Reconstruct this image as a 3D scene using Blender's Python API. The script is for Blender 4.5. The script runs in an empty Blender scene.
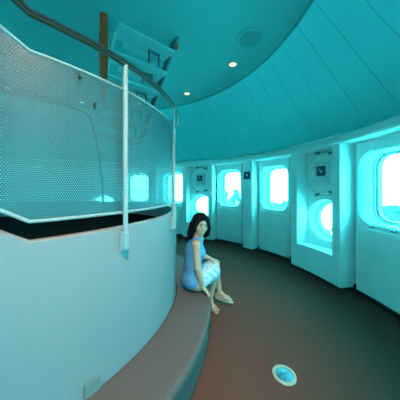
import bpy, bmesh, math, random
import numpy as np
from mathutils import Vector, Matrix

sc = bpy.context.scene
COL = sc.collection
R = math.radians

# ------------------------------------------------------------------ camera
CAM_H = 1.45
cam_d = bpy.data.cameras.new('camera')
cam_d.sensor_width = 36.0
cam_d.lens = 18.0                     # 90 degrees across: 200 px focal length
cam_d.shift_y = -12.0 / 400.0         # horizon at row 188
cam_d.clip_start = 0.02
cam_d.clip_end = 3000
cam = bpy.data.objects.new('camera', cam_d)
cam.location = (0, 0, CAM_H)
cam.rotation_euler = (R(90), 0, 0)
COL.objects.link(cam)
sc.camera = cam

# ------------------------------------------------------------------ world: even white overcast
SKY = 23.5
w = bpy.data.worlds.new('World'); sc.world = w
w.use_nodes = True
bg = w.node_tree.nodes['Background']
bg.inputs[0].default_value = (1.0, 1.0, 1.0, 1)
bg.inputs[1].default_value = SKY

sc.view_settings.view_transform = 'Standard'
sc.view_settings.look = 'None'
sc.view_settings.exposure = 0.0
sc.view_settings.gamma = 1.0
sc.view_settings.use_curve_mapping = False
sc.cycles.max_bounces = 14
sc.cycles.diffuse_bounces = 8
sc.cycles.transparent_max_bounces = 16
sc.cycles.use_denoising = True
sc.cycles.sample_clamp_indirect = 0.0
sc.cycles.caustics_reflective = False
sc.cycles.caustics_refractive = False

LAMP_W = 5.0            # each recessed downlight
FILL_COL = (1.0, 0.66, 0.42)
FILL_W = 380.0           # added unseen spotlight that warms the near floor and drum
LAMP_COL = (1.0, 0.62, 0.34)
GLASS_TINT = (0.265, 0.94, 1.0, 1)   # per face of the pane

# ------------------------------------------------------------------ helpers
CX, CY = -1.9, 2.1       # axis of the tower


def P(r, deg, z):
    a = R(deg)
    return Vector((CX + r * math.cos(a), CY + r * math.sin(a), z))


def L(r, deg, z):        # the same about the origin, for things turned about the axis
    a = R(deg)
    return (r * math.cos(a), r * math.sin(a), z)


def obj(name, me, m=None, parent=None, loc=None, rz=0.0):
    if isinstance(me, bmesh.types.BMesh):
        b = me
        bmesh.ops.recalc_face_normals(b, faces=b.faces[:])
        me = bpy.data.meshes.new(name)
        b.to_mesh(me); b.free()
    o = bpy.data.objects.new(name, me)
    COL.objects.link(o)
    if m is not None and me is not None and not me.materials:
        me.materials.append(m)
    if parent is not None:
        o.parent = parent
    if loc is not None:
        o.location = loc
    o.rotation_euler = (0, 0, rz)
    return o


def empty(name, loc=(0, 0, 0), rz=0.0):
    o = bpy.data.objects.new(name, None)
    o.empty_display_size = 0.1
    COL.objects.link(o)
    o.location = loc
    o.rotation_euler = (0, 0, rz)
    return o


def tag(o, label=None, cat=None, group=None, kind=None):
    if label: o['label'] = label
    if cat: o['category'] = cat
    if group: o['group'] = group
    if kind: o['kind'] = kind
    return o


def smooth(o, ang=35):
    me = o.data
    me.polygons.foreach_set('use_smooth', [True] * len(me.polygons))
    try:
        me.set_sharp_from_angle(angle=R(ang))
    except Exception:
        pass
    return o


def mesh_from(name, verts, faces):
    me = bpy.data.meshes.new(name)
    me.from_pydata([tuple(v) for v in verts], [], faces)
    me.validate()
    b = bmesh.new(); b.from_mesh(me)
    bmesh.ops.recalc_face_normals(b, faces=b.faces[:])
    b.to_mesh(me); b.free()
    return me


def loops_mesh(name, loops, closed=True, cap0=False, cap1=False):
    """skin a list of equal-length loops"""
    verts, faces = [], []
    n = len(loops[0])
    for lp in loops:
        verts += [tuple(p) for p in lp]
    for k in range(len(loops) - 1):
        for i in range(n if closed else n - 1):
            j = (i + 1) % n
            faces.append((k * n + i, k * n + j, (k + 1) * n + j, (k + 1) * n + i))
    if cap0: faces.append(tuple(range(n - 1, -1, -1)))
    if cap1: faces.append(tuple((len(loops) - 1) * n + i for i in range(n)))
    return mesh_from(name, verts, faces)


def tube(name, pts, rad, seg=8, cap=True, flat=None):
    """tube along a polyline; rad a number or list; flat=(w,h) gives an oval section"""
    pts = [Vector(p) for p in pts]
    loops = []
    up = Vector((0, 0, 1))
    for i, p in enumerate(pts):
        t = (pts[min(i + 1, len(pts) - 1)] - pts[max(i - 1, 0)]).normalized()
        ref = up if abs(t.z) < 0.95 else Vector((1, 0, 0))
        s = t.cross(ref).normalized(); u = s.cross(t).normalized()
        rr = rad[i] if isinstance(rad, (list, tuple)) else rad
        fw, fh = flat if flat else (1, 1)
        loops.append([p + s * (math.cos(2 * math.pi * k / seg) * rr * fw) + u * (math.sin(2 * math.pi * k / seg) * rr * fh) for k in range(seg)])
    return loops_mesh(name, loops, True, cap, cap)


def box_bm(bm, c, size, rot=None):
    r = bmesh.ops.create_cube(bm, size=1.0)
    M = Matrix.Translation(Vector(c)) @ (rot.to_4x4() if rot is not None else Matrix.Identity(4)) @ Matrix.Diagonal((*size, 1))
    bmesh.ops.transform(bm, matrix=M, verts=r['verts'])
    return r['verts']


def box(name, c, size, m, parent=None, rot=None, bev=0.0, loc=None, rz=0.0):
    bm = bmesh.new()
    box_bm(bm, c, size, rot)
    if bev:
        bmesh.ops.bevel(bm, geom=bm.edges[:], offset=bev, segments=2, affect='EDGES', profile=0.5)
    return obj(name, bm, m, parent, loc, rz)


def arc_solid(name, prof, a0, a1, n, local=False):
    """sweep a closed (r,z) profile about the axis between two angles"""
    f = L if local else P
    loops = []
    for k in range(n + 1):
        a = a0 + (a1 - a0) * k / n
        loops.append([f(r, a, z) for r, z in prof])
    full = abs(a1 - a0) >= 359.99
    return loops_mesh(name, loops, True, not full, not full)


def arc_strip(name, prof, a0, a1, n, local=False):
    f = L if local else P
    loops = []
    for k in range(n + 1):
        a = a0 + (a1 - a0) * k / n
        loops.append([f(r, a, z) for r, z in prof])
    return loops_mesh(name, loops, False)


# ------------------------------------------------------------------ materials
def mat(name, col, rough=0.55, spec=0.4, metal=0.0, noise=0.0, nscale=30.0, bump=0.0, bscale=200.0, emis=None):
    m = bpy.data.materials.new(name); m.use_nodes = True
    nt = m.node_tree; b = nt.nodes['Principled BSDF']
    b.inputs['Base Color'].default_value = (*col, 1)
    b.inputs['Roughness'].default_value = rough
    b.inputs['Specular IOR Level'].default_value = spec
    b.inputs['Metallic'].default_value = metal
    if noise or bump:
        tc = nt.nodes.new('ShaderNodeTexCoord')
    if noise:
        n = nt.nodes.new('ShaderNodeTexNoise'); n.inputs['Scale'].default_value = nscale; n.inputs['Detail'].default_value = 5
        nt.links.new(tc.outputs['Object'], n.inputs['Vector'])
        r = nt.nodes.new('ShaderNodeValToRGB')
        r.color_ramp.elements[0].position = 0.3; r.color_ramp.elements[1].position = 0.7
        r.color_ramp.elements[0].color = (*[c * (1 - noise) for c in col], 1)
        r.color_ramp.elements[1].color = (*[min(1, c * (1 + noise)) for c in col], 1)
        nt.links.new(n.outputs['Fac'], r.inputs['Fac']); nt.links.new(r.outputs['Color'], b.inputs['Base Color'])
    if bump:
        n2 = nt.nodes.new('ShaderNodeTexNoise'); n2.inputs['Scale'].default_value = bscale; n2.inputs['Detail'].default_value = 3
        nt.links.new(tc.outputs['Object'], n2.inputs['Vector'])
        bp = nt.nodes.new('ShaderNodeBump'); bp.inputs['Strength'].default_value = bump; bp.inputs['Distance'].default_value = 0.004
        nt.links.new(n2.outputs['Fac'], bp.inputs['Height']); nt.links.new(bp.outputs['Normal'], b.inputs['Normal'])
    if emis:
        b.inputs['Emission Color'].default_value = (*emis[0], 1); b.inputs['Emission Strength'].default_value = emis[1]
    return m


M_wall = mat('wall_paint', (0.82, 0.83, 0.82), 0.5, 0.3, noise=0.04, nscale=3)
M_cover = mat('cover_paint', (0.88, 0.87, 0.84), 0.45, 0.35, noise=0.04, nscale=4)
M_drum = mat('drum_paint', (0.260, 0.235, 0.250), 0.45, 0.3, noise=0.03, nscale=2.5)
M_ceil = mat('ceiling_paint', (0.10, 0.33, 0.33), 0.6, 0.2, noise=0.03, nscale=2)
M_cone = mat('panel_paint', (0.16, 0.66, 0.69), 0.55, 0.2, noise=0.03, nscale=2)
M_trim = mat('trim_paint', (0.68, 0.72, 0.70), 0.45, 0.3)
M_reveal = mat('reveal_paint', (0.30, 0.72, 0.72), 0.45, 0.3)
M_steel = mat('white_painted_steel', (0.27, 0.32, 0.33), 0.4, 0.4)
M_carpet = mat('carpet', (0.160, 0.058, 0.044), 0.95, 0.08, noise=0.22, nscale=140, bump=0.5, bscale=500)
M_base = mat('dark_base', (0.02, 0.022, 0.024), 0.6, 0.3)
M_void = mat('void_shade', (0.008, 0.008, 0.008), 0.9, 0.05)  # darkness of the drum's interior put into the colour
M_rail = mat('rail_top', (0.010, 0.009, 0.009), 0.45, 0.4)
M_railw = mat('rail_underside', (0.075, 0.045, 0.03), 0.45, 0.4)
M_wood = mat('post_wood', (0.72, 0.065, 0.015), 0.5, 0.3, noise=0.3, nscale=12)
M_bench = mat('bench_covering', (0.125, 0.088, 0.086), 0.75, 0.2, noise=0.06, nscale=60, bump=0.15, bscale=300)
M_benchf = mat('bench_front', (0.11, 0.095, 0.092), 0.6, 0.2)
M_stair = mat('stair_paint', (0.20, 0.42, 0.42), 0.5, 0.3)
M_staird = mat('stair_dark', (0.10, 0.14, 0.15), 0.5, 0.3)
M_dark = mat('dark_display', (0.03, 0.05, 0.09), 0.25, 0.5)
M_bracket = mat('bracket_metal', (0.10, 0.11, 0.11), 0.5, 0.4, 0.6)
M_lens = mat('floor_lamp_lens', (0.06, 0.30, 0.40), 0.25, 0.5, noise=0.35, nscale=30)
M_lring = mat('floor_lamp_ring', (0.42, 0.36, 0.29), 0.5, 0.5)
M_glow = mat('downlight_glow', (1, 0.8, 0.5), 0.5, 0.2, emis=((1.0, 0.68, 0.24), 1.25))
M_skin = mat('skin', (0.54, 0.31, 0.21), 0.5, 0.35)
M_hair = mat('hair', (0.005, 0.004, 0.005), 0.75, 0.08, noise=0.4, nscale=90)
M_dress = mat('blue_dress', (0.095, 0.26, 0.46), 0.8, 0.15, noise=0.10, nscale=40)
M_eye = mat('eye', (0.02, 0.015, 0.012), 0.2, 0.5)
M_eyew = mat('eye_white', (0.4, 0.4, 0.39), 0.3, 0.5)
M_lip = mat('lips', (0.42, 0.10, 0.09), 0.4, 0.4)
M_teeth = mat('teeth', (0.85, 0.83, 0.78), 0.3, 0.5)
M_sandal = mat('sandal', (0.55, 0.50, 0.45), 0.5, 0.3)
M_ground = mat('pale_ground', (0.88, 0.88, 0.88), 0.95, 0.0, noise=0.12, nscale=0.05)
M_leaf = mat('foliage', (0.07, 0.10, 0.10), 0.9, 0.05, noise=0.45, nscale=1.6)
M_bark = mat('bark', (0.10, 0.07, 0.05), 0.9, 0.05, noise=0.3, nscale=3)
M_speaker = mat('speaker_grille', (0.08, 0.25, 0.26), 0.6, 0.2, bump=0.6, bscale=400)
M_plate = mat('socket_plate', (0.19, 0.20, 0.20), 0.5, 0.3)

# tinted window glass: lets the sky through, coloured, with a thin gloss
M_glass = bpy.data.materials.new('tinted_glass'); M_glass.use_nodes = True
nt = M_glass.node_tree; nt.nodes.clear()
out = nt.nodes.new('ShaderNodeOutputMaterial')
tr = nt.nodes.new('ShaderNodeBsdfTransparent'); tr.inputs[0].default_value = GLASS_TINT
gl = nt.nodes.new('ShaderNodeBsdfGlossy'); gl.inputs['Roughness'].default_value = 0.03
mx = nt.nodes.new('ShaderNodeMixShader'); mx.inputs[0].default_value = 0.05
nt.links.new(tr.outputs[0], mx.inputs[1]); nt.links.new(gl.outputs[0], mx.inputs[2]); nt.links.new(mx.outputs[0], out.inputs[0])

# perforated sheet: staggered round holes
def perforated(pitch, hole):
    m = bpy.data.materials.new('perforated_sheet'); m.use_nodes = True
    nt = m.node_tree; b = nt.nodes['Principled BSDF']; out = nt.nodes['Material Output']
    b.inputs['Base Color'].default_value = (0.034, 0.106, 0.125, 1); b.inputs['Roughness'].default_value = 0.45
    uv = nt.nodes.new('ShaderNodeUVMap')
    def vm(op, a, val=None):
        n = nt.nodes.new('ShaderNodeVectorMath'); n.operation = op
        nt.links.new(a, n.inputs[0])
        if val is not None: n.inputs[1].default_value = val
        return n
    q = vm('MULTIPLY', uv.outputs[0], (1 / pitch, 1 / (pitch * 1.732), 0)).outputs[0]
    ds = []
    for off in (0.0, 0.5):
        a = vm('ADD', q, (off, off, 0)).outputs[0]
        a = vm('FRACTION', a).outputs[0]
        a = vm('SUBTRACT', a, (0.5, 0.5, 0)).outputs[0]
        a = vm('MULTIPLY', a, (1, 1.732, 0)).outputs[0]
        ds.append(vm('LENGTH', a).outputs['Value'])
    mn = nt.nodes.new('ShaderNodeMath'); mn.operation = 'MINIMUM'
    nt.links.new(ds[0], mn.inputs[0]); nt.links.new(ds[1], mn.inputs[1])
    lt = nt.nodes.new('ShaderNodeMath'); lt.operation = 'LESS_THAN'; lt.inputs[1].default_value = hole / pitch
    nt.links.new(mn.outputs[0], lt.inputs[0])
    t = nt.nodes.new('ShaderNodeBsdfTransparent')
    x = nt.nodes.new('ShaderNodeMixShader')
    nt.links.new(lt.outputs[0], x.inputs[0]); nt.links.new(b.outputs[0], x.inputs[1]); nt.links.new(t.outputs[0], x.inputs[2])
    nt.links.new(x.outputs[0], out.inputs[0])
    return m
M_perf = perforated(0.0105, 0.0021)

# skirt: white ground with pink and blue blotches
M_skirt = bpy.data.materials.new('floral_cloth'); M_skirt.use_nodes = True
nt = M_skirt.node_tree; b = nt.nodes['Principled BSDF']; b.inputs['Roughness'].default_value = 0.8
tc = nt.nodes.new('ShaderNodeTexCoord')
n1 = nt.nodes.new('ShaderNodeTexNoise'); n1.inputs['Scale'].default_value = 16; n1.inputs['Detail'].default_value = 1
nt.links.new(tc.outputs['Object'], n1.inputs['Vector'])
cr = nt.nodes.new('ShaderNodeValToRGB'); e = cr.color_ramp.elements
e[0].position = 0.0; e[0].color = (0.22, 0.36, 0.60, 1)
e[1].position = 1.0; e[1].color = (0.64, 0.36, 0.44, 1)
for p_, c_ in ((0.36, (0.32, 0.42, 0.60, 1)), (0.44, (0.60, 0.58, 0.62, 1)), (0.56, (0.60, 0.58, 0.62, 1)), (0.64, (0.66, 0.42, 0.50, 1))):
    k_ = e.new(p_); k_.color = c_
nt.links.new(n1.outputs['Fac'], cr.inputs['Fac']); nt.links.new(cr.outputs['Color'], b.inputs['Base Color'])

# ------------------------------------------------------------------ floor, ceiling
tag(obj('floor', arc_strip('floor', [(0.0, 0.0), (1.4, 0.0), (4.6, 0.0)], 0, 360, 96), M_carpet), kind='structure',
    label='dark brown carpeted floor of the round gallery')
CEIL = 3.45
RC = 3.10
WALL_T = 2.22
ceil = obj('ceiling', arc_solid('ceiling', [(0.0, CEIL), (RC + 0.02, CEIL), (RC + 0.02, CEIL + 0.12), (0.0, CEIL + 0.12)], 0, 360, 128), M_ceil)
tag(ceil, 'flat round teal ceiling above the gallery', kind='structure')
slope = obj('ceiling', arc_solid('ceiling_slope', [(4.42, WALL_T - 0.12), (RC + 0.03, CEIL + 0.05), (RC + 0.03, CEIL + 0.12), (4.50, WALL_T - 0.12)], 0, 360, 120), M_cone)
tag(slope, 'sloping panelled ceiling ring between cornice and flat ceiling', kind='structure')
# sixty sloping panels with open joints
NP = 60
dn = Vector((CEIL - WALL_T, 0, 4.10 - RC)).normalized()   # outward normal in (r, z)
pa = 180.0 / NP
g = 0.03
vs = []
for (r0, z0) in ((4.10, WALL_T), (RC, CEIL)):
    for s in (-1, 1):
        for t_ in (0, 0.03):
            vs.append(L(r0 + dn.x * t_, s * (pa - g * 4.1 / r0), z0 + dn.z * t_))
mid = []
pm = mesh_from('ceiling_panel', vs, [(0, 2, 6, 4), (1, 3, 7, 5), (0, 1, 3, 2), (4, 5, 7, 6), (0, 1, 5, 4), (2, 3, 7, 6)])
for k in range(NP):
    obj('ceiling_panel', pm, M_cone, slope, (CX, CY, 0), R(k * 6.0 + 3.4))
# edge strip round the flat ceiling
tag(obj('trim_1', arc_solid('trim_1', [(RC - 0.015, CEIL - 0.012), (RC + 0.012, CEIL - 0.012), (RC + 0.012, CEIL + 0.02), (RC - 0.015, CEIL + 0.02)], 0, 360, 128), M_ceil), kind='structure',
    label='thin edge strip around the flat ceiling')
# cornice over the wall
tag(smooth(obj('trim_2', arc_solid('trim_2', [(3.84, 2.08), (3.84, 2.145), (3.86, 2.17), (4.14, 2.27), (4.35, 2.27), (4.35, 2.06), (3.86, 2.06)], 0, 360, 120), M_trim), 30), kind='structure',
    label='pale cornice along the top of the window wall')

# ------------------------------------------------------------------ outer wall
P0 = 16.6                      # centre of the nearest porthole pier; the pattern repeats every 45 degrees
R_PIER, R_BAY, R_SLOT = 3.88, 4.08, 4.26
TOP = 2.20
BOT = 0.07
PH, WB, NH = 6.9, 10.6, 1.85            # half pier, bay, half narrow pier (degrees)
WO = 14.15                              # pier centre to window centre
# porthole piers (centre, offset of the window before, offset of the window after); the stretch behind the drum is blank
PIERS = [(P0, 13.05, 15.25), (62.0, 12.6, 12.4), (104.7, 14.2, None), (197.0, None, WO), (242.0, WO, WO), (287.0, WO, WO), (332.0, WO, WO)]
NARROW = [39.7, 82.75, 219.5, 264.5, 309.5, 354.9]


def rr_pt(c, s, hw, hh, rad):
    """point of a rounded rectangle in direction (c,s)"""
    lo, hi = 0.0, hw + hh
    for _ in range(40):
        t = (lo + hi) / 2
        x, y = abs(c * t) - (hw - rad), abs(s * t) - (hh - rad)
        d = math.hypot(max(x, 0), max(y, 0)) + min(max(x, y), 0) - rad
        if d < 0: lo = t
        else: hi = t
    return c * lo, s * lo


def ring_dirs(hw, hh, n):
    an = [2 * math.pi * k / n for k in range(n)]
    for sx in (-1, 1):
        for sy in (-1, 1):
            an.append(math.atan2(sy * hh, sx * hw) % (2 * math.pi))
    an.sort()
    return [(math.cos(a), math.sin(a)) for a in an]


def cyl(x, z, r):              # metres along the arc (at R_BAY), height, radius
    return L(r, math.degrees(x / R_BAY), z)


# root of the wall: the dark-grey-backed slots and kick recess as one ring with openings left for the bays
vs, fs = [], []
def quad(a0, a1, z0, z1, r):
    n = max(1, int(abs(a1 - a0) / 2.5))
    for k in range(n):
        b0, b1 = a0 + (a1 - a0) * k / n, a0 + (a1 - a0) * (k + 1) / n
        i = len(vs)
        vs.extend([P(r, b0, z0), P(r, b1, z0), P(r, b1, z1), P(r, b0, z1)])
        fs.append((i, i + 1, i + 2, i + 3))
blocks = []
for c, wb, wa in PIERS:
    blocks.append((c - PH, c + PH))
    for s, w_ in ((-1, wb), (1, wa)):
        if w_: blocks.append((c + s * w_ - WB / 2, c + s * w_ + WB / 2))
for c in NARROW: blocks.append((c - NH, c + NH))
blocks.sort()
for (a0, a1), (b0, b1) in zip(blocks, blocks[1:] + [(blocks[0][0] + 360, 0)]):
    if b0 - a1 > 8:                                   # blank stretch of wall
        quad(a1 - 0.2, b0 + 0.2, 0, TOP + 0.05, R_BAY)
        for e_, d_ in ((a1, 0.2), (b0, -0.2)):
            i_ = len(vs); vs.extend([P(R_BAY, e_, 0), P(R_SLOT + .03, e_, 0), P(R_SLOT + .03, e_, TOP + .05), P(R_BAY, e_, TOP + .05)]); fs.append((i_, i_ + 1, i_ + 2, i_ + 3))
    else:
        quad(a1 - 0.3, b0 + 0.3, 0, TOP + 0.05, R_SLOT)
wall = tag(obj('wall_outer', mesh_from('wall_outer', vs, fs), M_wall), 'curved white outer wall with piers, slots and window bays', kind='structure')
bb = tag(obj('baseboard_outer', arc_solid('baseboard_outer', [(4.10, 0.0), (4.16, 0.0), (4.16, 0.11), (4.10, 0.11)], 0, 360, 144), M_base),
         'black recessed base along the outer wall', kind='structure')

Z_W = 1.45
HW, HH, HR = 0.345, 0.475, 0.20        # mouth of the deep reveal
bw = R_BAY * R(WB / 2)


def bay_mesh():
    z0, z1 = BOT, TOP
    dirs = ring_dirs(bw, (z1 - z0) / 2, 72)
    lo = []
    inner = [rr_pt(c, s, HW, HH, HR) for c, s in dirs]
    outer = []
    for c, s in dirs:
        tx = bw / abs(c) if abs(c) > 1e-9 else 1e9
        zz = (z1 - Z_W) if s > 0 else (Z_W - z0)
        ts = zz / abs(s) if abs(s) > 1e-9 else 1e9
        t = min(tx, ts)
        outer.append((c * t, s * t))
    # exact corners
    for sx in (-1, 1):
        for sy, zc in ((-1, z0 - Z_W), (1, z1 - Z_W)):
            i = min(range(len(outer)), key=lambda i: (outer[i][0] - sx * bw) ** 2 + (outer[i][1] - zc) ** 2)
            outer[i] = (sx * bw, zc)
    midl = [((a[0] + b[0]) / 2, (a[1] + b[1]) / 2) for a, b in zip(inner, outer)]
    lps = [[cyl(x, Z_W + z, R_BAY) for x, z in inner], [cyl(x, Z_W + z, R_BAY) for x, z in midl],
           [cyl(x, Z_W + z, R_BAY) for x, z in outer], [cyl(x, Z_W + z, R_SLOT + 0.03) for x, z in outer]]
    return loops_mesh('window_bay', lps, True)


def reveal_mesh(sections, n=64, zc=Z_W, name='window'):
    lps = []
    for (hw, hh, hr, r) in sections:
        lp = []
        for k in range(n):
            a = 2 * math.pi * (k + 0.5) / n
            # even spread along the outline
            c, s = math.cos(a) * hw, math.sin(a) * hh
            q = math.hypot(c, s)
            x, z = rr_pt(c / q, s / q, hw, hh, hr)
            lp.append(cyl(x, zc + z, r))
        lps.append(lp)
    return lps


def pane_mesh(hw, hh, hr, r, zc, th=0.008):
    a = reveal_mesh([(hw, hh, hr, r), (hw, hh, hr, r + th)], 64, zc)
    return loops_mesh('pane', a, True, True, True)


bay_me = smooth_b = bay_mesh()
rev_me = loops_mesh('window', reveal_mesh([(HW, HH, HR, R_BAY), (HW - 0.01, HH - 0.012, HR - 0.01, R_BAY + 0.012), (0.305, 0.450, 0.165, 4.27), (0.305, 0.450, 0.165, 4.37)]), True)
frm_me = loops_mesh('window_frame', reveal_mesh([(0.305, 0.450, 0.165, 4.27), (0.298, 0.443, 0.158, 4.262), (0.292, 0.437, 0.152, 4.27), (0.292, 0.437, 0.152, 4.30),
                                                 (0.284, 0.429, 0.145, 4.30), (0.278, 0.423, 0.140, 4.31), (0.278, 0.423, 0.140, 4.37)]), True)
gas_me = loops_mesh('gasket', reveal_mesh([(0.286, 0.431, 0.147, 4.297), (0.282, 0.427, 0.143, 4.292), (0.278, 0.423, 0.140, 4.297)]), True)
pan_me = pane_mesh(0.280, 0.425, 0.14, 4.35, Z_W)


def cover_mesh():
    hw, hh = bw - 0.015, 0.415
    zc = 0.10 + hh
    lps = []
    n = 56
    for (d, ins) in ((0.0, 0.0), (-0.024, 0.0), (-0.030, 0.006)):
        lp = []
        for k in range(n):
            a = 2 * math.pi * (k + 0.5) / n
            c, s = math.cos(a) * hw, math.sin(a) * hh
            q = math.hypot(c, s)
            x, z = rr_pt(c / q, s / q, hw - ins, hh - ins, 0.09)
            if d < 0 and False: pass
            lp.append(cyl(x, zc + z, R_BAY + d))
        lps.append(lp)
    # closing face as columns following the curve
    me = loops_mesh('cover_panel', lps, True, False, True)
    return me
cov_me = cover_mesh()


def pier_mesh():
    bm_v, bm_f = [], []
    def add(lps, closed):
        base = len(bm_v)
        n = len(lps[0])
        for lp in lps: bm_v.extend(lp)
        for k in range(len(lps) - 1):
            for i in range(n if closed else n - 1):
                j = (i + 1) % n
                bm_f.append((base + k * n + i, base + k * n + j, base + (k + 1) * n + j, base + (k + 1) * n + i))
    na = 4.95                                        # niche half angle
    z0, z1, zn0, zn1 = BOT, TOP, 0.48, 2.055
    def rect(a, lo, hi, r):
        pts = []
        nn = 8
        for k in range(nn): pts.append(L(r, -a + 2 * a * k / nn, lo))
        for k in range(nn): pts.append(L(r, a, lo + (hi - lo) * k / nn))
        for k in range(nn): pts.append(L(r, a - 2 * a * k / nn, hi))
        for k in range(nn): pts.append(L(r, -a, hi - (hi - lo) * k / nn))
        return pts
    nb = 4.13
    add([rect(PH, z0, z1, R_SLOT + 0.03), rect(PH, z0, z1, R_PIER + 0.006), rect(PH - 0.08, z0 + 0.004, z1, R_PIER),
         rect(na + 0.06, zn0 - 0.004, zn1, R_PIER), rect(na, zn0, zn1, R_PIER + 0.005), rect(na, zn0, zn1, nb)], True)
    # niche back with the round hole
    hwm = nb * R(na)
    zc = ZP
    lo, hi = zn0 - zc, zn1 - zc
    an = [2 * math.pi * k / 64 for k in range(64)]
    for sx in (-1, 1):
        for zz in (lo, hi):
            an.append(math.atan2(zz, sx * hwm) % (2 * math.pi))
    an.sort()
    inner, outer = [], []
    for a in an:
        c, s = math.cos(a), math.sin(a)
        tx = hwm / abs(c) if abs(c) > 1e-9 else 1e9
        ts = (hi if s > 0 else -lo) / abs(s) if abs(s) > 1e-9 else 1e9
        t = min(tx, ts)
        inner.append((c * RP, s * RP)); outer.append((c * t, s * t))
    f = lambda x, z: L(nb, math.degrees(x / nb), zc + z)
    add([[f(*p) for p in inner], [f(*p) for p in outer]], True)
    return mesh_from('porthole_pier', bm_v, bm_f)


ZP, RP = 0.92, 0.345
pier_me = pier_mesh()


def circ(rad, r, zc, n=56):
    return [L(r, math.degrees(rad * math.cos(2 * math.pi * k / n) / 4.13), zc + rad * math.sin(2 * math.pi * k / n)) for k in range(n)]


prev_me = loops_mesh('porthole', [circ(RP, 4.13, ZP), circ(RP - 0.012, 4.142, ZP), circ(0.315, 4.28, ZP), circ(0.315, 4.38, ZP)], True)
pfrm_me = loops_mesh('window_frame', [circ(0.315, 4.28, ZP), circ(0.306, 4.272, ZP), circ(0.300, 4.28, ZP), circ(0.300, 4.305, ZP), circ(0.288, 4.31, ZP), circ(0.284, 4.32, ZP), circ(0.284, 4.38, ZP)], True)
ppan_me = loops_mesh('pane', [circ(0.286, 4.35, ZP), circ(0.286, 4.358, ZP)], True, True, True)
narrow_me = arc_solid('narrow_pier', [(R_PIER, BOT), (R_PIER, TOP), (R_SLOT + 0.03, TOP), (R_SLOT + 0.03, BOT)], -NH, NH, 2, True)
bolt_me = arc_solid('catch', [(R_BAY - 0.045, 0.958), (R_BAY - 0.045, 0.972), (R_BAY - 0.02, 0.978), (R_BAY, 0.958)], -0.22, 0.22, 2, True)

AX = (CX, CY, 0)
wn = [0]
portal_pts = []
for c in NARROW:
    obj('narrow_pier', narrow_me, M_wall, wall, AX, R(c))
for c, wb, wa in PIERS:
    smooth(obj('porthole_pier', pier_me, M_wall, wall, AX, R(c)), 30)
    wn[0] += 1
    wo = smooth(obj('window_%d' % wn[0], prev_me, M_reveal, None, AX, R(c)), 30)
    tag(wo, 'round porthole with a deep white reveal low in its niche', kind='structure', group='round portholes of the outer wall')
    smooth(obj('window_frame', pfrm_me, M_steel, wo), 30)
    obj('pane', ppan_me, M_glass, wo)
    portal_pts.append((c, 4.37, ZP, 0.6, 0.6))
    for s, w_ in ((-1, wb), (1, wa)):
        if not w_: continue
        a = c + s * w_
        smooth(obj('window_bay', bay_me, M_wall, wall, AX, R(a)), 30)
        smooth(obj('cover_panel', cov_me, M_cover, wall, AX, R(a)), 30)
        for q in (-1.9, 1.9):
            obj('catch', bolt_me, M_bracket, wall, AX, R(a + q))
        wn[0] += 1
        wo = smooth(obj('window_%d' % wn[0], rev_me, M_reveal, None, AX, R(a)), 30)
        tag(wo, 'rounded-square window set in a deep flared white reveal', kind='structure', group='rounded-square windows of the outer wall')
        smooth(obj('window_frame', frm_me, M_steel, wo), 30)
        smooth(obj('gasket', gas_me, M_bracket, wo), 30)
        obj('pane', pan_me, M_glass, wo)
        portal_pts.append((a, 4.39, Z_W, 0.56, 0.9))

# light portals in the openings (they only guide the sky's light in)
for (a, r, z, sx, sy) in portal_pts:
    ld = bpy.data.lights.new('window_portal', 'AREA'); ld.shape = 'RECTANGLE'; ld.size = sx; ld.size_y = sy
    ld.cycles.is_portal = True
    lo = bpy.data.objects.new('window_portal', ld); COL.objects.link(lo)
    p = P(r, a, z)
    d = Vector((CX, CY, z)) - p
    lo.location = p
    lo.rotation_euler = d.to_track_quat('-Z', 'Y').to_euler()

# ------------------------------------------------------------------ inner drum
R_D = 1.64
KINK = -46.6
Z_DT = CAM_H - 0.245      # top of the solid drum wall
Z_SB = CAM_H - 0.155      # bottom of the perforated screen
Z_ST = CAM_H + 0.630
Z_HR = CAM_H + 0.785
A_END = -96.0


def rise(a):              # the guard climbs with the stair left of the kink
    return max(0.0, (KINK - a)) * math.pi / 180 * R_D * 0.62


angs = [A_END + (KINK - A_END) * k / 16 for k in range(16)] + [KINK + k * 3.0 for k in range(0, 89)]
A_FAR = angs[-1]
# closed ring of solid wall: the part left of A_END stays at the height reached there
lps = []
full = []
k = 0
ang_full = angs + [A_FAR + (360 + A_END - A_FAR) * q / 40 for q in range(1, 41)]
for a in ang_full:
    if a <= A_FAR: t = Z_DT + rise(a)
    else:
        u = (a - A_FAR) / (360 + A_END - A_FAR)
        t = Z_DT + (rise(A_END) if u > 0.9 else 0.0)
    lps.append([P(R_D, a, 0), P(R_D, a, t - 0.006), P(R_D - 0.006, a, t), P(R_D - 0.05, a, t), P(R_D - 0.05, a, 0)])
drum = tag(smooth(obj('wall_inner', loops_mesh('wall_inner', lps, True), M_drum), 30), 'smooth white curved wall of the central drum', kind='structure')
shade_lining = obj('shade_lining', arc_strip('shade_lining', [(R_D - 0.055, 0.02), (R_D - 0.055, 1.0)], KINK - 50, 260, 100), M_void, drum)  # black liner stands in for shade inside the drum
tag(obj('floor_void_shade', arc_solid('floor_void_shade', [(0.0, 0.90), (R_D - 0.056, 0.90), (R_D - 0.056, 0.97), (0.0, 0.97)], 0, 360, 64), M_void),  # black disc put in for the unlit depth of the stairwell
    'black disc standing for the dark stairwell void inside the central drum', kind='structure')

guard = tag(empty('stair_guard', P(R_D, -12, 0)), 'perforated white metal stair guard with dark handrail around the central drum', 'railing')


def gpart(name, me, m, sm=True, par=None):
    o = obj(name, me, m, par or guard)
    if par is None:
        o.matrix_parent_inverse = Matrix.Translation(-guard.location)
    if sm: smooth(o, 40)
    return o


R_S = R_D - 0.012
SCR_END = 24.0
sa = [a for a in angs if a <= SCR_END + 0.1]
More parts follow.
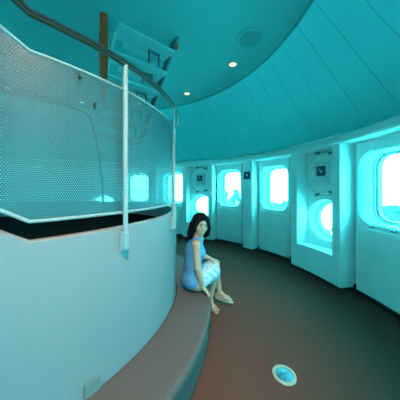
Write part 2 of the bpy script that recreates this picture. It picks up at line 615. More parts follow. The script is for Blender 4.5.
# sheet with metric UVs for the holes
vs, fs, uvs = [], [], []
for i, a in enumerate(sa):
    for t in (Z_SB + rise(a), Z_ST + rise(a)):
        vs.append(P(R_S, a, t)); uvs.append((R(a) * R_S, t))
for i in range(len(sa) - 1):
    fs.append((2 * i, 2 * i + 2, 2 * i + 3, 2 * i + 1))
me = bpy.data.meshes.new('perforated_sheet'); me.from_pydata([tuple(v) for v in vs], [], fs)
ul = me.uv_layers.new(name='UVMap')
for lp in me.loops: ul.data[lp.index].uv = uvs[lp.vertex_index]
gpart('perforated_sheet', me, M_perf)


def bar(name, zfun, r, rad, m, lst, flat=None, seg=8, par=None):
    return gpart(name, tube(name, [P(r, a, zfun(a)) for a in lst], rad, seg, True, flat), m, True, par)


bar('top_bar', lambda a: Z_ST + rise(a), R_S, 0.008, M_steel, sa, (1.0, 1.0))
bar('bottom_bar', lambda a: Z_SB + rise(a), R_S, 0.009, M_steel, sa, (1.0, 1.0))
ha = [a for a in angs if a <= 18.0]
hr = bar('handrail', lambda a: Z_HR + rise(a), R_D + 0.018, 0.017, M_rail, ha, (1.3, 1.0), 10)
bar('rail_underside', lambda a: Z_HR - 0.016 + rise(a), R_D + 0.024, 0.009, M_railw, ha, (1.5, 0.8), 8)
for a in (-65.5, -30.5, -7.0):
    z1 = Z_HR + rise(a) - 0.012
    z0 = CAM_H - 0.31 + rise(a)
    p0, p1 = P(R_D + 0.022, a, z0), P(R_D + 0.022, a, z1)
    po = gpart('post', tube('post', [p0, p1], 0.0155, 12), M_steel)
    ft = obj('foot_bracket', tube('foot_bracket', [P(R_D + 0.022, a, z0 - 0.075), P(R_D + 0.022, a, z0 - 0.07), P(R_D + 0.022, a, z0 + 0.03), P(R_D + 0.022, a, z0 + 0.035)], [0.018, 0.021, 0.021, 0.017], 12), M_steel, po)
    bk = box('wall_plate', P(R_D + 0.008, a, z0 - 0.02), (0.02, 0.055, 0.12), M_steel, po, Matrix.Rotation(R(a), 3, 'Z'), 0.004)
    for zz in (Z_ST + rise(a), Z_SB + rise(a)):
        box('clip', P(R_D + 0.003, a, zz), (0.035, 0.02, 0.02), M_steel, po, Matrix.Rotation(R(a), 3, 'Z'))


def on_cyl(px, py, r, far=False):
    """where the line of sight through a pixel meets a cylinder about the axis"""
    d = Vector(((px - 200) / 200, 1.0))
    c = Vector((CX, CY))
    A = d.dot(d); B = d.dot(c); Cc = c.dot(c) - r * r
    q = math.sqrt(max(0.0, B * B - A * Cc))
    t = (B + q) / A if far else (B - q) / A
    return Vector((d.x * t, d.y * t, CAM_H + (188 - py) / 200 * t))


pl = [on_cyl(x, y, 1.56) for x, y in ((-30, 48), (0, 77), (9, 85), (30, 92), (50, 99), (70, 107), (84, 112), (90, 117), (95, 132), (99, 155), (102, 180), (104, 212))]
gpart('inner_cable', tube('inner_cable', pl, 0.006, 6), M_rail)
for px, py in ((80, 76), (95, 105)):
    p = on_cyl(px, py, R_D)
    a = math.degrees(math.atan2(p.y - CY, p.x - CX))
    box_o = box('hook', p, (0.03, 0.008, 0.022), M_bracket, guard, Matrix.Rotation(R(a), 3, 'Z'))
    box_o.matrix_parent_inverse = Matrix.Translation(-guard.location)

# little plate on the drum above the bench
p = P(R_D, math.degrees(math.atan2(1.094 - CY, -0.58 - CX)), 0.342)
a = math.degrees(math.atan2(p.y - CY, p.x - CX))
so = tag(empty('wall_socket', p, R(a)), 'small grey socket plate low on the white drum wall', 'socket')
box('plate', (0.006, 0, 0), (0.012, 0.085, 0.10), M_plate, so, None, 0.003)
for s in (-1, 1):
    box('outlet', (0.012, 0, s * 0.022), (0.004, 0.035, 0.026), M_plate, so, None, 0.001)

# ------------------------------------------------------------------ bench
BZ = 0.32
R_B = 2.015
bench = tag(empty('curved_bench', P(1.83, -10, 0)), 'low grey-brown curved bench running around the foot of the drum', 'bench')


def bpart(name, me, m, ang=30):
    o = smooth(obj(name, me, m, bench), ang)
    o.matrix_parent_inverse = Matrix.Translation(-bench.location)
    return o


prof = [(R_D + 0.004, BZ - 0.055), (R_D + 0.004, BZ - 0.006), (R_D + 0.012, BZ)]
for k in range(7):
    t = math.pi / 2 * k / 6
    prof.append((R_B - 0.03 + 0.03 * math.sin(t), BZ - 0.03 + 0.03 * math.cos(t)))
prof += [(R_B, BZ - 0.055)]
bpart('seat', arc_solid('seat', prof, -112, 70, 90), M_bench)
bpart('front_board', arc_solid('front_board', [(R_B - 0.050, 0.05), (R_B - 0.027, 0.05), (R_B - 0.027, BZ - 0.056), (R_B - 0.050, BZ - 0.056)], -112, 70, 90), M_benchf)
bpart('plinth', arc_solid('plinth', [(R_D + 0.01, 0.0), (R_B - 0.06, 0.0), (R_B - 0.06, BZ - 0.057), (R_D + 0.01, BZ - 0.057)], -112, 70, 90), M_base)

# ------------------------------------------------------------------ ceiling fittings
def lathe(name, prof, n=32):
    return loops_mesh(name, [[(r * math.cos(2 * math.pi * k / n), r * math.sin(2 * math.pi * k / n), z) for k in range(n)] for r, z in prof], True, True, True)


ring_me = lathe('trim_ring', [(0.074, 0.0), (0.074, -0.006), (0.068, -0.010), (0.060, -0.008), (0.058, 0.0)])
glow_me = lathe('lamp_face', [(0.057, -0.002), (0.054, -0.006), (0.001, -0.010)])
for k in range(13):
    a = 25.0 + k * 27.69
    if k == 0: lab = 'warm recessed downlight in the flat ceiling beside the round speaker'
    elif k == 1: lab = 'warm recessed downlight in the flat ceiling nearest the stair and handrail end'
    else: lab = 'recessed downlight elsewhere around the ring of the flat ceiling'
    d = tag(empty('downlight', P(2.68, a, CEIL)), lab, 'downlight', 'recessed ceiling downlights')
    smooth(obj('trim_ring', ring_me, M_steel, d), 40)
    obj('lamp_face', glow_me, M_glow, d)
    ld = bpy.data.lights.new('lamp_light', 'SPOT'); ld.energy = LAMP_W; ld.color = LAMP_COL
    ld.spot_size = R(70); ld.spot_blend = 0.9; ld.shadow_soft_size = 0.04
    lo = bpy.data.objects.new('lamp_light', ld); COL.objects.link(lo); lo.parent = d; lo.location = (0, 0, -0.02)

SPX = Vector((0.05, -0.05, CEIL))  # lamp added out of view to cast warm light on floor and drum
aim = Vector((-0.45, 1.50, 0.40)) - Vector((0, 0, -0.12)) - SPX
d = tag(empty('added_spotlight', SPX), 'added unseen ceiling spotlight that warms the near floor and drum', 'added light')
smooth(obj('base', lathe('base', [(0.06, 0.0), (0.06, -0.02), (0.052, -0.026), (0.012, -0.028), (0.012, -0.09)]), M_steel, d), 40)
qm = aim.to_track_quat('-Z', 'Y')
o_ = smooth(obj('shade', lathe('shade', [(0.03, 0.05), (0.045, 0.03), (0.055, -0.08), (0.050, -0.08), (0.045, -0.06)]), M_steel, d), 40)
o_.location = (0, 0, -0.12); o_.rotation_mode = 'QUATERNION'; o_.rotation_quaternion = qm
o_ = obj('lamp_face', glow_me, M_glow, d)
o_.location = Vector((0, 0, -0.12)) + aim.normalized() * 0.062; o_.rotation_mode = 'QUATERNION'; o_.rotation_quaternion = qm
ld = bpy.data.lights.new('lamp_light', 'SPOT'); ld.energy = FILL_W; ld.color = FILL_COL
ld.spot_size = R(64); ld.spot_blend = 1.0; ld.shadow_soft_size = 0.05
lo = bpy.data.objects.new('lamp_light', ld); COL.objects.link(lo); lo.parent = d; lo.location = Vector((0, 0, -0.12)) + aim.normalized() * 0.10
lo.rotation_mode = 'QUATERNION'; lo.rotation_quaternion = qm

sp = tag(empty('ceiling_speaker', P(2.63, 12.5, CEIL)), 'round ceiling speaker with concentric rings set in the flat ceiling', 'speaker')
smooth(obj('rim', lathe('rim', [(0.185, 0.0), (0.185, -0.008), (0.176, -0.016), (0.150, -0.014), (0.145, 0.0)], 48), M_ceil, sp), 30)
smooth(obj('grille', lathe('grille', [(0.144, 0.0), (0.144, -0.004), (0.118, -0.010), (0.110, -0.004), (0.10, -0.004), (0.092, -0.012), (0.07, -0.012), (0.064, -0.005), (0.001, -0.005)], 48), M_speaker, sp), 20)
smooth(obj('centre_cap', lathe('centre_cap', [(0.045, -0.004), (0.045, -0.013), (0.035, -0.018), (0.001, -0.02)], 32), M_speaker, sp), 40)

# ------------------------------------------------------------------ stair inside the drum
T = Vector((-0.30, 2.66, CEIL))
dd = Vector((-0.64, 0.77, 0)).normalized()
nn = Vector((-0.77, -0.64, 0)).normalized()
stair = tag(empty('overhead_stair', T), 'open-tread teal metal stair climbing to the ceiling inside the drum', 'stair')
rotm = Matrix((dd, -nn, Vector((0, 0, 1)))).transposed()     # local x: down the flight, -y: across


def spart(o):
    o.matrix_parent_inverse = Matrix.Translation(-T)
    return o


NT = 6
RIS, RUN = 0.20, 0.20
W = 0.74
for s, off in (('a', 0.0), ('b', W)):
    bm = bmesh.new()
    pts = []
    q = [(-0.02, 0.0), (0.14, 0.0), (0.14 + NT * RUN, -NT * RIS), (-0.02 + NT * RUN - 0.02, -NT * RIS)]
    if s == 'b': q = [(0.17, -0.19), (0.33, -0.19)] + q[2:]
    va = [bm.verts.new(T + dd * x + nn * (off - 0.015) + Vector((0, 0, z))) for x, z in q]
    vb = [bm.verts.new(T + dd * x + nn * (off + 0.015) + Vector((0, 0, z))) for x, z in q]
    bm.faces.new(va); bm.faces.new(vb[::-1])
    for i in range(4):
        bm.faces.new((va[i], va[(i + 1) % 4], vb[(i + 1) % 4], vb[i]))
    spart(obj('stringer', bm, M_staird if s == 'a' else M_stair, stair))
spart(box('end_cap', T + dd * 0.06 + Vector((0, 0, -0.04)) - nn * 0.03, (0.03, 0.02, 0.14), M_wood, stair, rotm))
for k in range(1, NT + 1):
    c = T + dd * (k * RUN - 0.02) + nn * (W / 2) + Vector((0, 0, -k * RIS + 0.04))
    tr_ = spart(box('tread', c, (0.25, W, 0.035), M_stair, stair, rotm))
    c2 = T + dd * (k * RUN + 0.10) + nn * (W / 2) + Vector((0, 0, -k * RIS + 0.01))
    spart(box('riser', T + dd * (k * RUN + 0.095) + nn * (W / 2) + Vector((0, 0, -k * RIS - 0.01)), (0.015, W - 0.25, 0.08), M_stair, stair, rotm))
    for q in (0.16, 0.30):
        spart(box('bracket', T + dd * (k * RUN + 0.02) + nn * q + Vector((0, 0, -k * RIS - 0.06)), (0.03, 0.016, 0.17), M_staird, stair, rotm))
    spart(box('bracket_bar', T + dd * (k * RUN + 0.02) + nn * 0.23 + Vector((0, 0, -k * RIS + 0.012)), (0.02, 0.16, 0.03), M_staird, stair, rotm))

# wooden slat hanging from the ceiling inside the drum, narrowing to its lower end
wp = Vector((-1.11, 2.30, 2.38))
lps = []
for z, hw in ((2.38, 0.012), (2.46, 0.026), (2.62, 0.036), (2.85, 0.044), (3.15, 0.044), (3.45, 0.038)):
    lps.append([Vector((sx * hw, sy * 0.022, z - 2.38)) for sx, sy in ((-1, -1), (1, -1), (1, 1), (-1, 1))])
tag(obj('wooden_slat', loops_mesh('wooden_slat', lps, True, True, True), M_wood, None, wp, R(25)), 'brown wooden slat hanging from the ceiling behind the handrail', 'slat')

# ------------------------------------------------------------------ porthole covers with display boxes, and the plate on the narrow pier
def disc_cover(a, label):
    o = tag(empty('porthole_cover', P(4.088, a, 1.685), R(a)), label, 'cover', 'round covers over the portholes')
    n = 48
    def cl(rad, x): return [(x, rad * math.cos(2 * math.pi * k / n), rad * math.sin(2 * math.pi * k / n)) for k in range(n)]
    smooth(obj('disc', loops_mesh('disc', [cl(0.342, 0.035), cl(0.342, 0.0), cl(0.332, -0.01), cl(0.302, -0.012), cl(0.297, -0.004), cl(0.001, -0.004)], True, True, True), M_cover, o), 30)
    smooth(obj('edge_ring', loops_mesh('edge_ring', [cl(0.352, 0.035), cl(0.352, 0.004), cl(0.344, -0.002), cl(0.344, 0.035)], True), M_bracket, o), 30)
    bx_ = box('display_box', (-0.028, 0.0, 0.0), (0.05, 0.27, 0.37), M_trim, o, None, 0.006)
    box('screen', (-0.054, 0.0, 0.04), (0.006, 0.165, 0.16), M_dark, bx_, None, 0.001)
    box('tray', (-0.075, 0.0, -0.105), (0.05, 0.20, 0.05), M_trim, bx_, None, 0.006)
    # pale arrow printed on the screen
    bm = bmesh.new()
    q = [(0.045, 0.075), (0.030, 0.085), (-0.010, 0.040), (-0.015, 0.062), (-0.032, 0.012), (0.020, 0.018), (0.002, 0.030)]
    fv = [bm.verts.new((-0.0585, y, z)) for y, z in q]; bv = [bm.verts.new((-0.0565, y, z)) for y, z in q]
    bm.faces.new(fv); bm.faces.new(bv[::-1])
    for i in range(len(q)): bm.faces.new((fv[i], fv[(i + 1) % len(q)], bv[(i + 1) % len(q)], bv[i]))
    obj('arrow_mark', bm, M_trim, bx_)
    for z, t in ((0.355, 0.35), (-0.345, -0.35)):
        for y in (-0.16, 0.10):
            box('hinge_clip', (-0.02, y, z + (0.0 if y > 0 else -0.04 * (1 if z > 0 else -1))), (0.035, 0.085, 0.03), M_bracket, o, Matrix.Rotation(t * (1 if y > 0 else -1), 3, 'X'), 0.003)
    return o


disc_cover(P0, 'round white porthole cover with display box, in the niche nearest the camera')
disc_cover(62.0, 'round white porthole cover with dark edge ring, in the far niche above the woman')
a = 39.7
pl_o = tag(empty('wall_display', P(R_PIER, a, 1.74), R(a)), 'small square dark display on the narrow pier between two square windows', 'display')
box('frame', (-0.008, 0, 0), (0.018, 0.20, 0.20), M_trim, pl_o, None, 0.004)
box('screen', (-0.018, 0, 0.0), (0.006, 0.165, 0.165), M_dark, pl_o, None, 0.001)
box('mark', (-0.0218, 0.0, 0.005), (0.002, 0.05, 0.05), M_trim, pl_o, Matrix.Rotation(0.6, 3, 'X'))
box('lower_plate', (-0.006, 0, -0.20), (0.014, 0.20, 0.16), M_cover, pl_o, None, 0.004)

# ------------------------------------------------------------------ floor lamp
fl = tag(empty('floor_uplight', (0.652, 1.55, 0.0)), 'round floor light with pale ring and turquoise lens set in the carpet', 'floor light')
smooth(obj('ring', lathe('ring', [(0.088, 0.0), (0.088, 0.006), (0.083, 0.010), (0.067, 0.011), (0.062, 0.006), (0.062, 0.0)], 48), M_lring, fl), 30)
smooth(obj('lens', lathe('lens', [(0.062, 0.002), (0.058, 0.007), (0.04, 0.011), (0.001, 0.012)], 48), M_lens, fl), 40)

# ------------------------------------------------------------------ outdoors
GZ = -12.0
gm = mesh_from('ground', [(1500 * math.cos(2 * math.pi * k / 64), 1500 * math.sin(2 * math.pi * k / 64), GZ) for k in range(64)], [tuple(range(64))])
tag(obj('ground', gm, M_ground), 'pale ground far below outside the windows', kind='structure')


def tree(x, y, h, rad, label, seed):
    rnd = random.Random(seed)
    t = tag(empty('tree', (x, y, GZ)), label, 'tree', 'trees outside the windows')
    tk = tube('trunk', [(0, 0, 0), (0.1, 0.05, h * 0.4), (0.0, 0.1, h * 0.75)], [0.22, 0.17, 0.08], 8)
    obj('trunk', tk, M_bark, t)
    bm = bmesh.new()
    for i in range(26):
        u = rnd.random() ** 0.5
        an = rnd.random() * 6.283
        zz = h - rad * 0.35 - rnd.random() * rad * 2.0
        sc_ = math.sqrt(max(0.15, 1 - ((zz - (h - rad * 1.2)) / (rad * 1.25)) ** 2))
        c = Vector((math.cos(an) * u * rad * sc_, math.sin(an) * u * rad * sc_, zz))
        r_ = bmesh.ops.create_icosphere(bm, subdivisions=2, radius=rad * rnd.uniform(0.20, 0.36))
        for v in r_['verts']:
            v.co = v.co * rnd.uniform(0.72, 1.25) + c
    obj('crown', bm, M_leaf, t)


for i, (u, d, top, rad, lab) in enumerate((
        (0.155, 28, 0.10, 1.5, 'leafy tree with the tallest crown, outside the third square window'),
        (0.225, 36, -1.7, 1.5, 'lower leafy tree at the right edge of the third square window'),
        (0.360, 33, -2.1, 1.5, 'leafy treetop at the lower left of the second square window'),
        (0.430, 26, -1.65, 1.2, 'leafy treetop in the middle of the second square window sill'),
        (0.475, 34, -1.75, 1.5, 'leafy treetop at the lower right of the second square window'),
        (0.64, 24, -4.2, 2.2, 'low leafy tree seen through the nearest porthole'),
        (0.925, 31, -2.6, 1.4, 'leafy treetop low in the nearest square window'),
        (1.02, 25, -1.75, 1.6, 'taller leafy treetop at the right of the nearest square window'))):
    tree(u * d, d, CAM_H + top - GZ, rad, lab, 11 + i)

# ------------------------------------------------------------------ the seated woman: smooth-blended solids turned into one surface
class Field:
    def __init__(self, lo, hi, h):
        self.lo = np.array(lo); self.h = h
        self.n = np.ceil((np.array(hi) - self.lo) / h).astype(int) + 1
        self.f = np.full(self.n, 1.0, dtype=np.float32)

    def _blk(self, lo, hi):
        a = np.clip(np.floor((np.array(lo) - self.lo) / self.h).astype(int), 0, self.n - 1)
        b = np.clip(np.ceil((np.array(hi) - self.lo) / self.h).astype(int) + 1, 1, self.n)
        sl = tuple(slice(x, y) for x, y in zip(a, b))
        ax = [self.lo[i] + self.h * np.arange(a[i], b[i]) for i in range(3)]
        X, Y, Z = np.meshgrid(*ax, indexing='ij')
        return sl, X, Y, Z

    def _mix(self, sl, d, k, cut):
        f = self.f[sl]
        if cut:
            d = -d
            hh = np.clip(0.5 - 0.5 * (f - d) / k, 0, 1)
            self.f[sl] = f * (1 - hh) + d * hh + k * hh * (1 - hh)
        else:
            hh = np.clip(0.5 + 0.5 * (f - d) / k, 0, 1)
            self.f[sl] = f * (1 - hh) + d * hh - k * hh * (1 - hh)

    def cap(self, a, b, ra, rb, k=0.02, cut=False):
        a = np.array(a, float); b = np.array(b, float)
        m = max(ra, rb) + k + 3 * self.h + 0.03
        sl, X, Y, Z = self._blk(np.minimum(a, b) - m, np.maximum(a, b) + m)
        d = b - a; L2 = max(1e-9, d.dot(d))
        t = np.clip(((X - a[0]) * d[0] + (Y - a[1]) * d[1] + (Z - a[2]) * d[2]) / L2, 0, 1)
        D = np.sqrt((X - a[0] - t * d[0]) ** 2 + (Y - a[1] - t * d[1]) ** 2 + (Z - a[2] - t * d[2]) ** 2) - (ra + (rb - ra) * t)
        self._mix(sl, D, k, cut)

    def ell(self, c, rad, M=None, k=0.02, cut=False):
        c = np.array(c, float); rad = np.array(rad, float)
        m = rad.max() + k + 3 * self.h + 0.03
        sl, X, Y, Z = self._blk(c - m, c + m)
        V = np.stack([X - c[0], Y - c[1], Z - c[2]], -1)
        if M is not None: V = V @ np.array(M, float).T      # rows of M: local axes
        q = V / rad
        k0 = np.sqrt((q ** 2).sum(-1)); k1 = np.sqrt(((q / rad) ** 2).sum(-1)) + 1e-9
        self._mix(sl, k0 * (k0 - 1) / k1, k, cut)

    def mesh(self, name):
        f = self.f; n = self.n; h = self.h
        ins = f < 0
        cn = n - 1
        acc = np.zeros((*cn, 3), np.float32); cnt = np.zeros(cn, np.int32)
        def S(o): return tuple(slice(o[i], o[i] + cn[i]) for i in range(3))
        for ax in range(3):
            for u in (0, 1):
                for v in (0, 1):
                    o = [0, 0, 0]; ot = [i for i in range(3) if i != ax]
                    o[ot[0]] = u; o[ot[1]] = v
                    o2 = o.copy(); o2[ax] = 1
                    A = f[S(o)]; B = f[S(o2)]
                    ch = (A < 0) != (B < 0)
                    t = np.where(ch, A / np.where(A == B, 1, A - B), 0)
                    for i in range(3):
                        acc[..., i] += np.where(ch, (t if i == ax else o[i]), 0)
                    cnt += ch
        act = cnt > 0
        idx = np.full(cn, -1, np.int64); idx[act] = np.arange(act.sum())
        cells = np.argwhere(act)
        verts = self.lo + h * (cells + acc[act] / cnt[act][:, None])
        faces = []
        for ax in range(3):
            ot = [i for i in range(3) if i != ax]
            sl0 = [slice(None)] * 3; sl1 = [slice(None)] * 3
            sl0[ax] = slice(0, n[ax] - 1); sl1[ax] = slice(1, n[ax])
            ch = ins[tuple(sl0)] != ins[tuple(sl1)]
            e = np.argwhere(ch)
            e = e[(e[:, ot[0]] > 0) & (e[:, ot[1]] > 0) & (e[:, ot[0]] < n[ot[0]] - 1) & (e[:, ot[1]] < n[ot[1]] - 1)]
            if not len(e): continue
            def I(du, dv):
                q = e.copy(); q[:, ot[0]] -= du; q[:, ot[1]] -= dv
                return idx[q[:, 0], q[:, 1], q[:, 2]]
            Q = np.stack([I(1, 1), I(0, 1), I(0, 0), I(1, 0)], 1)
            flip = ins[e[:, 0], e[:, 1], e[:, 2]]
            if ax == 1: flip = ~flip
            Q[~flip] = Q[~flip][:, ::-1]
            faces.append(Q)
        F = np.concatenate(faces)
        me = bpy.data.meshes.new(name)
        me.from_pydata(verts.tolist(), [], F.tolist())
        me.validate()
        me.polygons.foreach_set('use_smooth', [True] * len(me.polygons))
        return me


def v3(*a): return np.array(a, float)


# joints (metres, floor at 0)
pelvis = v3(-0.085, 2.265, 0.425); waist = v3(-0.085, 2.27, 0.585); chest = v3(-0.062, 2.28, 0.735); neckb = v3(-0.030, 2.285, 0.885)
head = v3(0.008, 2.265, 1.036)
tf = v3(0.95, 0.31, 0); tr_v = v3(0.31, -0.95, 0)                 # torso forward, torso right
shR = v3(-0.040, 2.145, 0.845); elR = v3(-0.022, 2.105, 0.605); wrR = v3(0.026, 2.140, 0.390)
shL = v3(-0.000, 2.425, 0.845); elL = v3(-0.005, 2.490, 0.625); wrL = v3(0.120, 2.475, 0.580)
hipR = v3(-0.045, 2.195, 0.405); hipL = v3(-0.075, 2.345, 0.410)
knR = v3(0.180, 2.430, 0.445); anR = v3(0.128, 2.425, 0.085)
knL = v3(0.195, 2.500, 0.505); anL = v3(0.243, 2.470, 0.165)
toR = v3(0.192, 2.335, 0.022); toL = v3(0.375, 2.425, 0.085)

hf = np.array([0.38, -0.92, -0.17]); hf /= np.linalg.norm(hf)
up0 = np.array([0.10, 0.0, 1.0])
hr_ = np.cross(hf, up0); hr_ /= np.linalg.norm(hr_)
hu = np.cross(hr_, hf)
HM = np.stack([hr_, hf, hu])


def H(x, y, z):           # head space: right, forward, up
    return head + hr_ * x + hf * y + hu * z


lo, hi = (-0.36, 2.02, -0.01), (0.45, 2.62, 1.24)
B = Field(lo, hi, 0.0045)
Mt = np.stack([tr_v, tf, v3(0, 0, 1)])
B.ell(pelvis, (0.150, 0.105, 0.10), Mt, 0.03)
B.ell(waist, (0.115, 0.085, 0.12), Mt, 0.05)
B.ell(chest, (0.135, 0.092, 0.13), Mt, 0.05)
B.cap(neckb - v3(0, 0, 0.05), neckb + v3(0.01, 0, 0.02), 0.055, 0.046, 0.04)
B.cap(neckb, head - hu * 0.06, 0.043, 0.042, 0.02)
for sh, el, wr in ((shR, elR, wrR), (shL, elL, wrL)):
    B.cap(neckb - v3(0, 0, 0.045), sh, 0.042, 0.044, 0.04)
    B.cap(sh, el, 0.041, 0.033, 0.02)
    B.cap(el, el + (wr - el) * 0.35, 0.033, 0.034, 0.015)
    B.cap(el + (wr - el) * 0.35, wr, 0.033, 0.021, 0.012)
for hp, kn, an in ((hipR, knR, anR), (hipL, knL, anL)):
    B.cap(hp, kn, 0.078, 0.050, 0.02)
    ca = kn + (an - kn) * 0.32 - tf * 0.012
    B.cap(kn, ca, 0.048, 0.050, 0.015)
    B.cap(ca, an, 0.049, 0.027, 0.015)
for an, to, flat in ((anR, toR, 0), (anL, toL, 1)):
    d = (to - an); d[2] = 0; d /= np.linalg.norm(d)
    s = np.cross(d, v3(0, 0, 1))
    heel = an - d * 0.035 + v3(0, 0, -0.045)
    ball = an + (to - an) * 0.72
    if not flat: heel[2] = 0.032; ball[2] = 0.026
    B.cap(an, heel, 0.028, 0.027, 0.012)
    B.cap(heel, ball, 0.026, 0.024, 0.012)
    B.cap(an, ball, 0.027, 0.018, 0.015)
    B.cap(ball - s * 0.018, ball + s * 0.022, 0.019, 0.019, 0.01)
    dd_ = (to - ball); dd_ /= np.linalg.norm(dd_)
    if not flat: dd_[2] = 0
    for q in range(5):
        st = ball + s * (0.026 - q * 0.0125) * (1 if an is anR else 1)
        ln = 0.052 - (abs(q - 4) * 0.005)
        B.cap(st, st + dd_ * ln, 0.0085 if q < 4 else 0.011, 0.0075 if q < 4 else 0.010, 0.004)


def hand(wr, fwd, nrm, thumb_side, curl, spread=0.012):
    fwd = fwd / np.linalg.norm(fwd)
    nrm = nrm - fwd * nrm.dot(fwd); nrm /= np.linalg.norm(nrm)
    sd = np.cross(nrm, fwd) * thumb_side
    pc = wr + fwd * 0.045
    B.ell(pc, (0.036, 0.048, 0.016), np.stack([sd, fwd, nrm]), 0.015)
    for q, ln in enumerate((0.066, 0.075, 0.070, 0.056)):
        st = wr + fwd * 0.078 + sd * (0.026 - q * 0.0175)
        d1 = fwd * math.cos(curl * 0.5) - nrm * math.sin(curl * 0.5) + sd * (0.10 - q * 0.07)
        d2 = fwd * math.cos(curl * 1.6) - nrm * math.sin(curl * 1.6)
        m_ = st + d1 * ln * 0.48
        B.cap(st - fwd * 0.02, m_, 0.0088, 0.0082, 0.003)
        B.cap(m_, m_ + d2 * ln * 0.52, 0.0082, 0.0070, 0.002)
    t0 = wr + fwd * 0.022 + sd * 0.026
    t1 = t0 + sd * 0.024 + fwd * 0.024 - nrm * 0.004
    t2 = t1 + sd * 0.006 + fwd * 0.028 - nrm * 0.006
    B.cap(t0, t1, 0.012, 0.0105, 0.006); B.cap(t1, t2, 0.0105, 0.0085, 0.003)


hand(wrR, v3(0.62, -0.22, -0.55), v3(0.5, 0.1, 0.9), 1, 0.55)
hand(wrL, v3(0.62, -0.05, -0.28), v3(0.3, -0.1, 0.95), -1, 0.5)

# head
B.ell(H(0, -0.012, 0.022), (0.074, 0.092, 0.092), HM, 0.01)
B.ell(H(0, 0.030, -0.040), (0.056, 0.052, 0.074), HM, 0.025)
B.ell(H(0, 0.055, -0.098), (0.024, 0.020, 0.016), HM, 0.02)
for s in (-1, 1):
    B.ell(H(s * 0.042, 0.050, -0.028), (0.022, 0.020, 0.022), HM, 0.015)
    B.ell(H(s * 0.031, 0.088, 0.008), (0.018, 0.012, 0.010), HM, 0.010, True)
    B.ell(H(s * 0.074, -0.005, -0.008), (0.010, 0.018, 0.030), HM, 0.006)
B.cap(H(0, 0.078, 0.006), H(0, 0.096, -0.030), 0.008, 0.012, 0.010)
B.ell(H(0, 0.074, -0.062), (0.026, 0.012, 0.014), HM, 0.010)
body_me = B.mesh('body')
person = tag(obj('person', body_me, M_skin), 'seated woman in a sleeveless blue dress on the bench, turning her head to look back', 'person')

# clothing
D = Field(lo, hi, 0.006)
D.ell(pelvis + v3(-0.01, 0, 0.005), (0.166, 0.122, 0.112), Mt, 0.03)
D.ell(waist, (0.128, 0.100, 0.13), Mt, 0.05)
D.ell(chest, (0.146, 0.104, 0.135), Mt, 0.05)
D.ell(chest + tf * 0.055 - v3(0, 0, 0.01), (0.115, 0.058, 0.06), Mt, 0.04)
for sh in (shR, shL):
    D.cap(neckb - v3(0, 0, 0.045), neckb + (sh - neckb) * 0.66, 0.050, 0.050, 0.04)
    D.cap(sh, sh + (sh - chest) * 1.0 + v3(0, 0, 0.02), 0.048, 0.05, 0.006, True)
D.ell(neckb + v3(0.02, 0.0, 0.045), (0.052, 0.058, 0.055), Mt, 0.006, True)
D.f = np.maximum(D.f, -(np.indices(D.f.shape)[2] * D.h + D.lo[2] - (BZ + 0.004)).astype(np.float32))
dress = obj('dress', D.mesh('dress'), M_dress, person)

K = Field(lo, hi, 0.006)
for hp, kn in ((hipR, knR), (hipL, knL)):
    K.cap(hp + (kn - hp) * 0.10, kn - (kn - hp) * 0.02, 0.094, 0.068, 0.03)
mid0 = (hipR + hipL) / 2 + (knR - hipR) * 0.3
K.cap(mid0, (knR + knL) / 2 - (knR - hipR) * 0.06, 0.088, 0.066, 0.03)
K.cap(hipR + (knR - hipR) * 0.55 - v3(0, 0, 0.03), knR - v3(0.0, 0.02, 0.05), 0.055, 0.045, 0.04)
nrm = (knL + knR) / 2 - (hipL + hipR) / 2; nrm /= np.linalg.norm(nrm)
kq = (knL + knR) / 2 + nrm * 0.015
G = np.indices(K.f.shape)
XX = [G[i] * K.h + K.lo[i] for i in range(3)]
pl_ = (XX[0] - kq[0]) * nrm[0] + (XX[1] - kq[1]) * nrm[1] + (XX[2] - kq[2]) * nrm[2]
K.f = np.maximum(K.f, pl_.astype(np.float32))
rr_ = np.sqrt((XX[0] - CX) ** 2 + (XX[1] - CY) ** 2)
K.f = np.maximum(K.f, np.where(rr_ < R_B + 0.004, (BZ + 0.004) - XX[2], -1).astype(np.float32))
skirt = obj('skirt', K.mesh('skirt'), M_skirt, person)

# hair: a bob to the shoulders, open at the face
A = Field((-0.22, 2.05, 0.80), (0.24, 2.50, 1.24), 0.004)
A.ell(H(0, -0.026, 0.036), (0.094, 0.106, 0.100), HM, 0.01)
A.ell(H(0, -0.060, -0.040), (0.088, 0.068, 0.110), HM, 0.03)
for s, ln, fw, ou in ((1, 0.165, 0.0, 0.104), (-1, 0.150, 0.012, 0.088)):
    A.cap(H(s * 0.060, 0.012, 0.060), H(s * 0.084, 0.014 + fw, -0.030), 0.034, 0.030, 0.02)
    A.cap(H(s * 0.084, 0.012 + fw, -0.030), H(s * ou, -0.006 + fw, -ln + 0.05), 0.030, 0.034, 0.02)
    A.cap(H(s * ou, -0.006 + fw, -ln + 0.05), H(s * (ou - 0.01), 0.0, -ln + 0.01), 0.034, 0.020, 0.02)
    A.cap(H(s * 0.070, -0.050, -0.020), H(s * 0.088, -0.060, -0.125), 0.045, 0.038, 0.03)
A.ell(H(0.006, 0.090, -0.030), (0.060, 0.075, 0.098), HM, 0.010, True)
hair = obj('hair', A.mesh('hair'), M_hair, person)

# face details
def small(name, c, rad, m, M=HM):
    bm = bmesh.new()
    bmesh.ops.create_uvsphere(bm, u_segments=14, v_segments=10, radius=1.0)
    for v in bm.verts:
        q = c + M[0] * (v.co.x * rad[0]) + M[1] * (v.co.y * rad[1]) + M[2] * (v.co.z * rad[2])
        v.co = Vector(q)
    o = obj(name, bm, m, person)
    return smooth(o, 180)


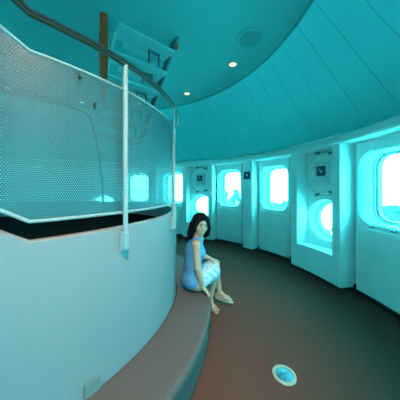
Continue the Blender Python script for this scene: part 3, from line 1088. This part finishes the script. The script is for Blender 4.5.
for s in (-1, 1):
    ew = small('eye', H(s * 0.030, 0.0735, 0.008), (0.0125, 0.007, 0.0050), M_eyew)
    small('iris', H(s * 0.031, 0.0785, 0.008), (0.0095, 0.0050, 0.0072), M_eye).parent = ew
    obj('eyebrow', tube('eyebrow', [H(s * 0.014, 0.0835, 0.026), H(s * 0.030, 0.082, 0.031), H(s * 0.046, 0.072, 0.026)], [0.003, 0.0042, 0.002], 6), M_hair, person)
obj('lips', tube('lips', [H(-0.024, 0.0745, -0.056), H(-0.012, 0.084, -0.061), H(0, 0.087, -0.0625), H(0.012, 0.084, -0.061), H(0.024, 0.0745, -0.056)], [0.002, 0.0055, 0.006, 0.0055, 0.002], 8), M_lip, person)
obj('teeth', tube('teeth', [H(-0.014, 0.0865, -0.0590), H(0, 0.0915, -0.0615), H(0.014, 0.0865, -0.0590)], [0.0015, 0.003, 0.0015], 6), M_teeth, person)

# sandals
for an, to, flat in ((anR, toR, 0), (anL, toL, 1)):
    d = (to - an).copy(); d[2] = 0; d /= np.linalg.norm(d)
    s = np.cross(d, v3(0, 0, 1))
    heel = an - d * 0.06 + v3(0, 0, -0.075)
    tip = to + d * 0.03 + v3(0, 0, -0.020)
    if not flat: heel[2] = 0.004; tip[2] = 0.004
    ax = tip - heel; ln = np.linalg.norm(ax); ax /= ln
    upv = np.cross(s, ax) * -1.0
    if upv[2] < 0: upv = -upv
    lps = []
    for zz in (-0.004, 0.004):
        lp = []
        for k in range(24):
            t = 2 * math.pi * k / 24
            cx_ = math.cos(t)
            wv = 0.030 + 0.009 * cx_
            lp.append(Vector(heel + ax * (ln / 2 + cx_ * ln / 2) + s * (math.sin(t) * wv) + upv * zz))
        lps.append(lp)
    sd_ = obj('sandal', loops_mesh('sandal', lps, True, True, True), M_sandal, person)
    mid_ = heel + ax * ln * 0.62
    obj('strap', tube('strap', [mid_ + s * 0.036, mid_ + s * 0.030 + upv * 0.045, mid_ + upv * 0.058, mid_ - s * 0.030 + upv * 0.045, mid_ - s * 0.036], 0.005, 6, True, (2.0, 0.7)), M_sandal, sd_)
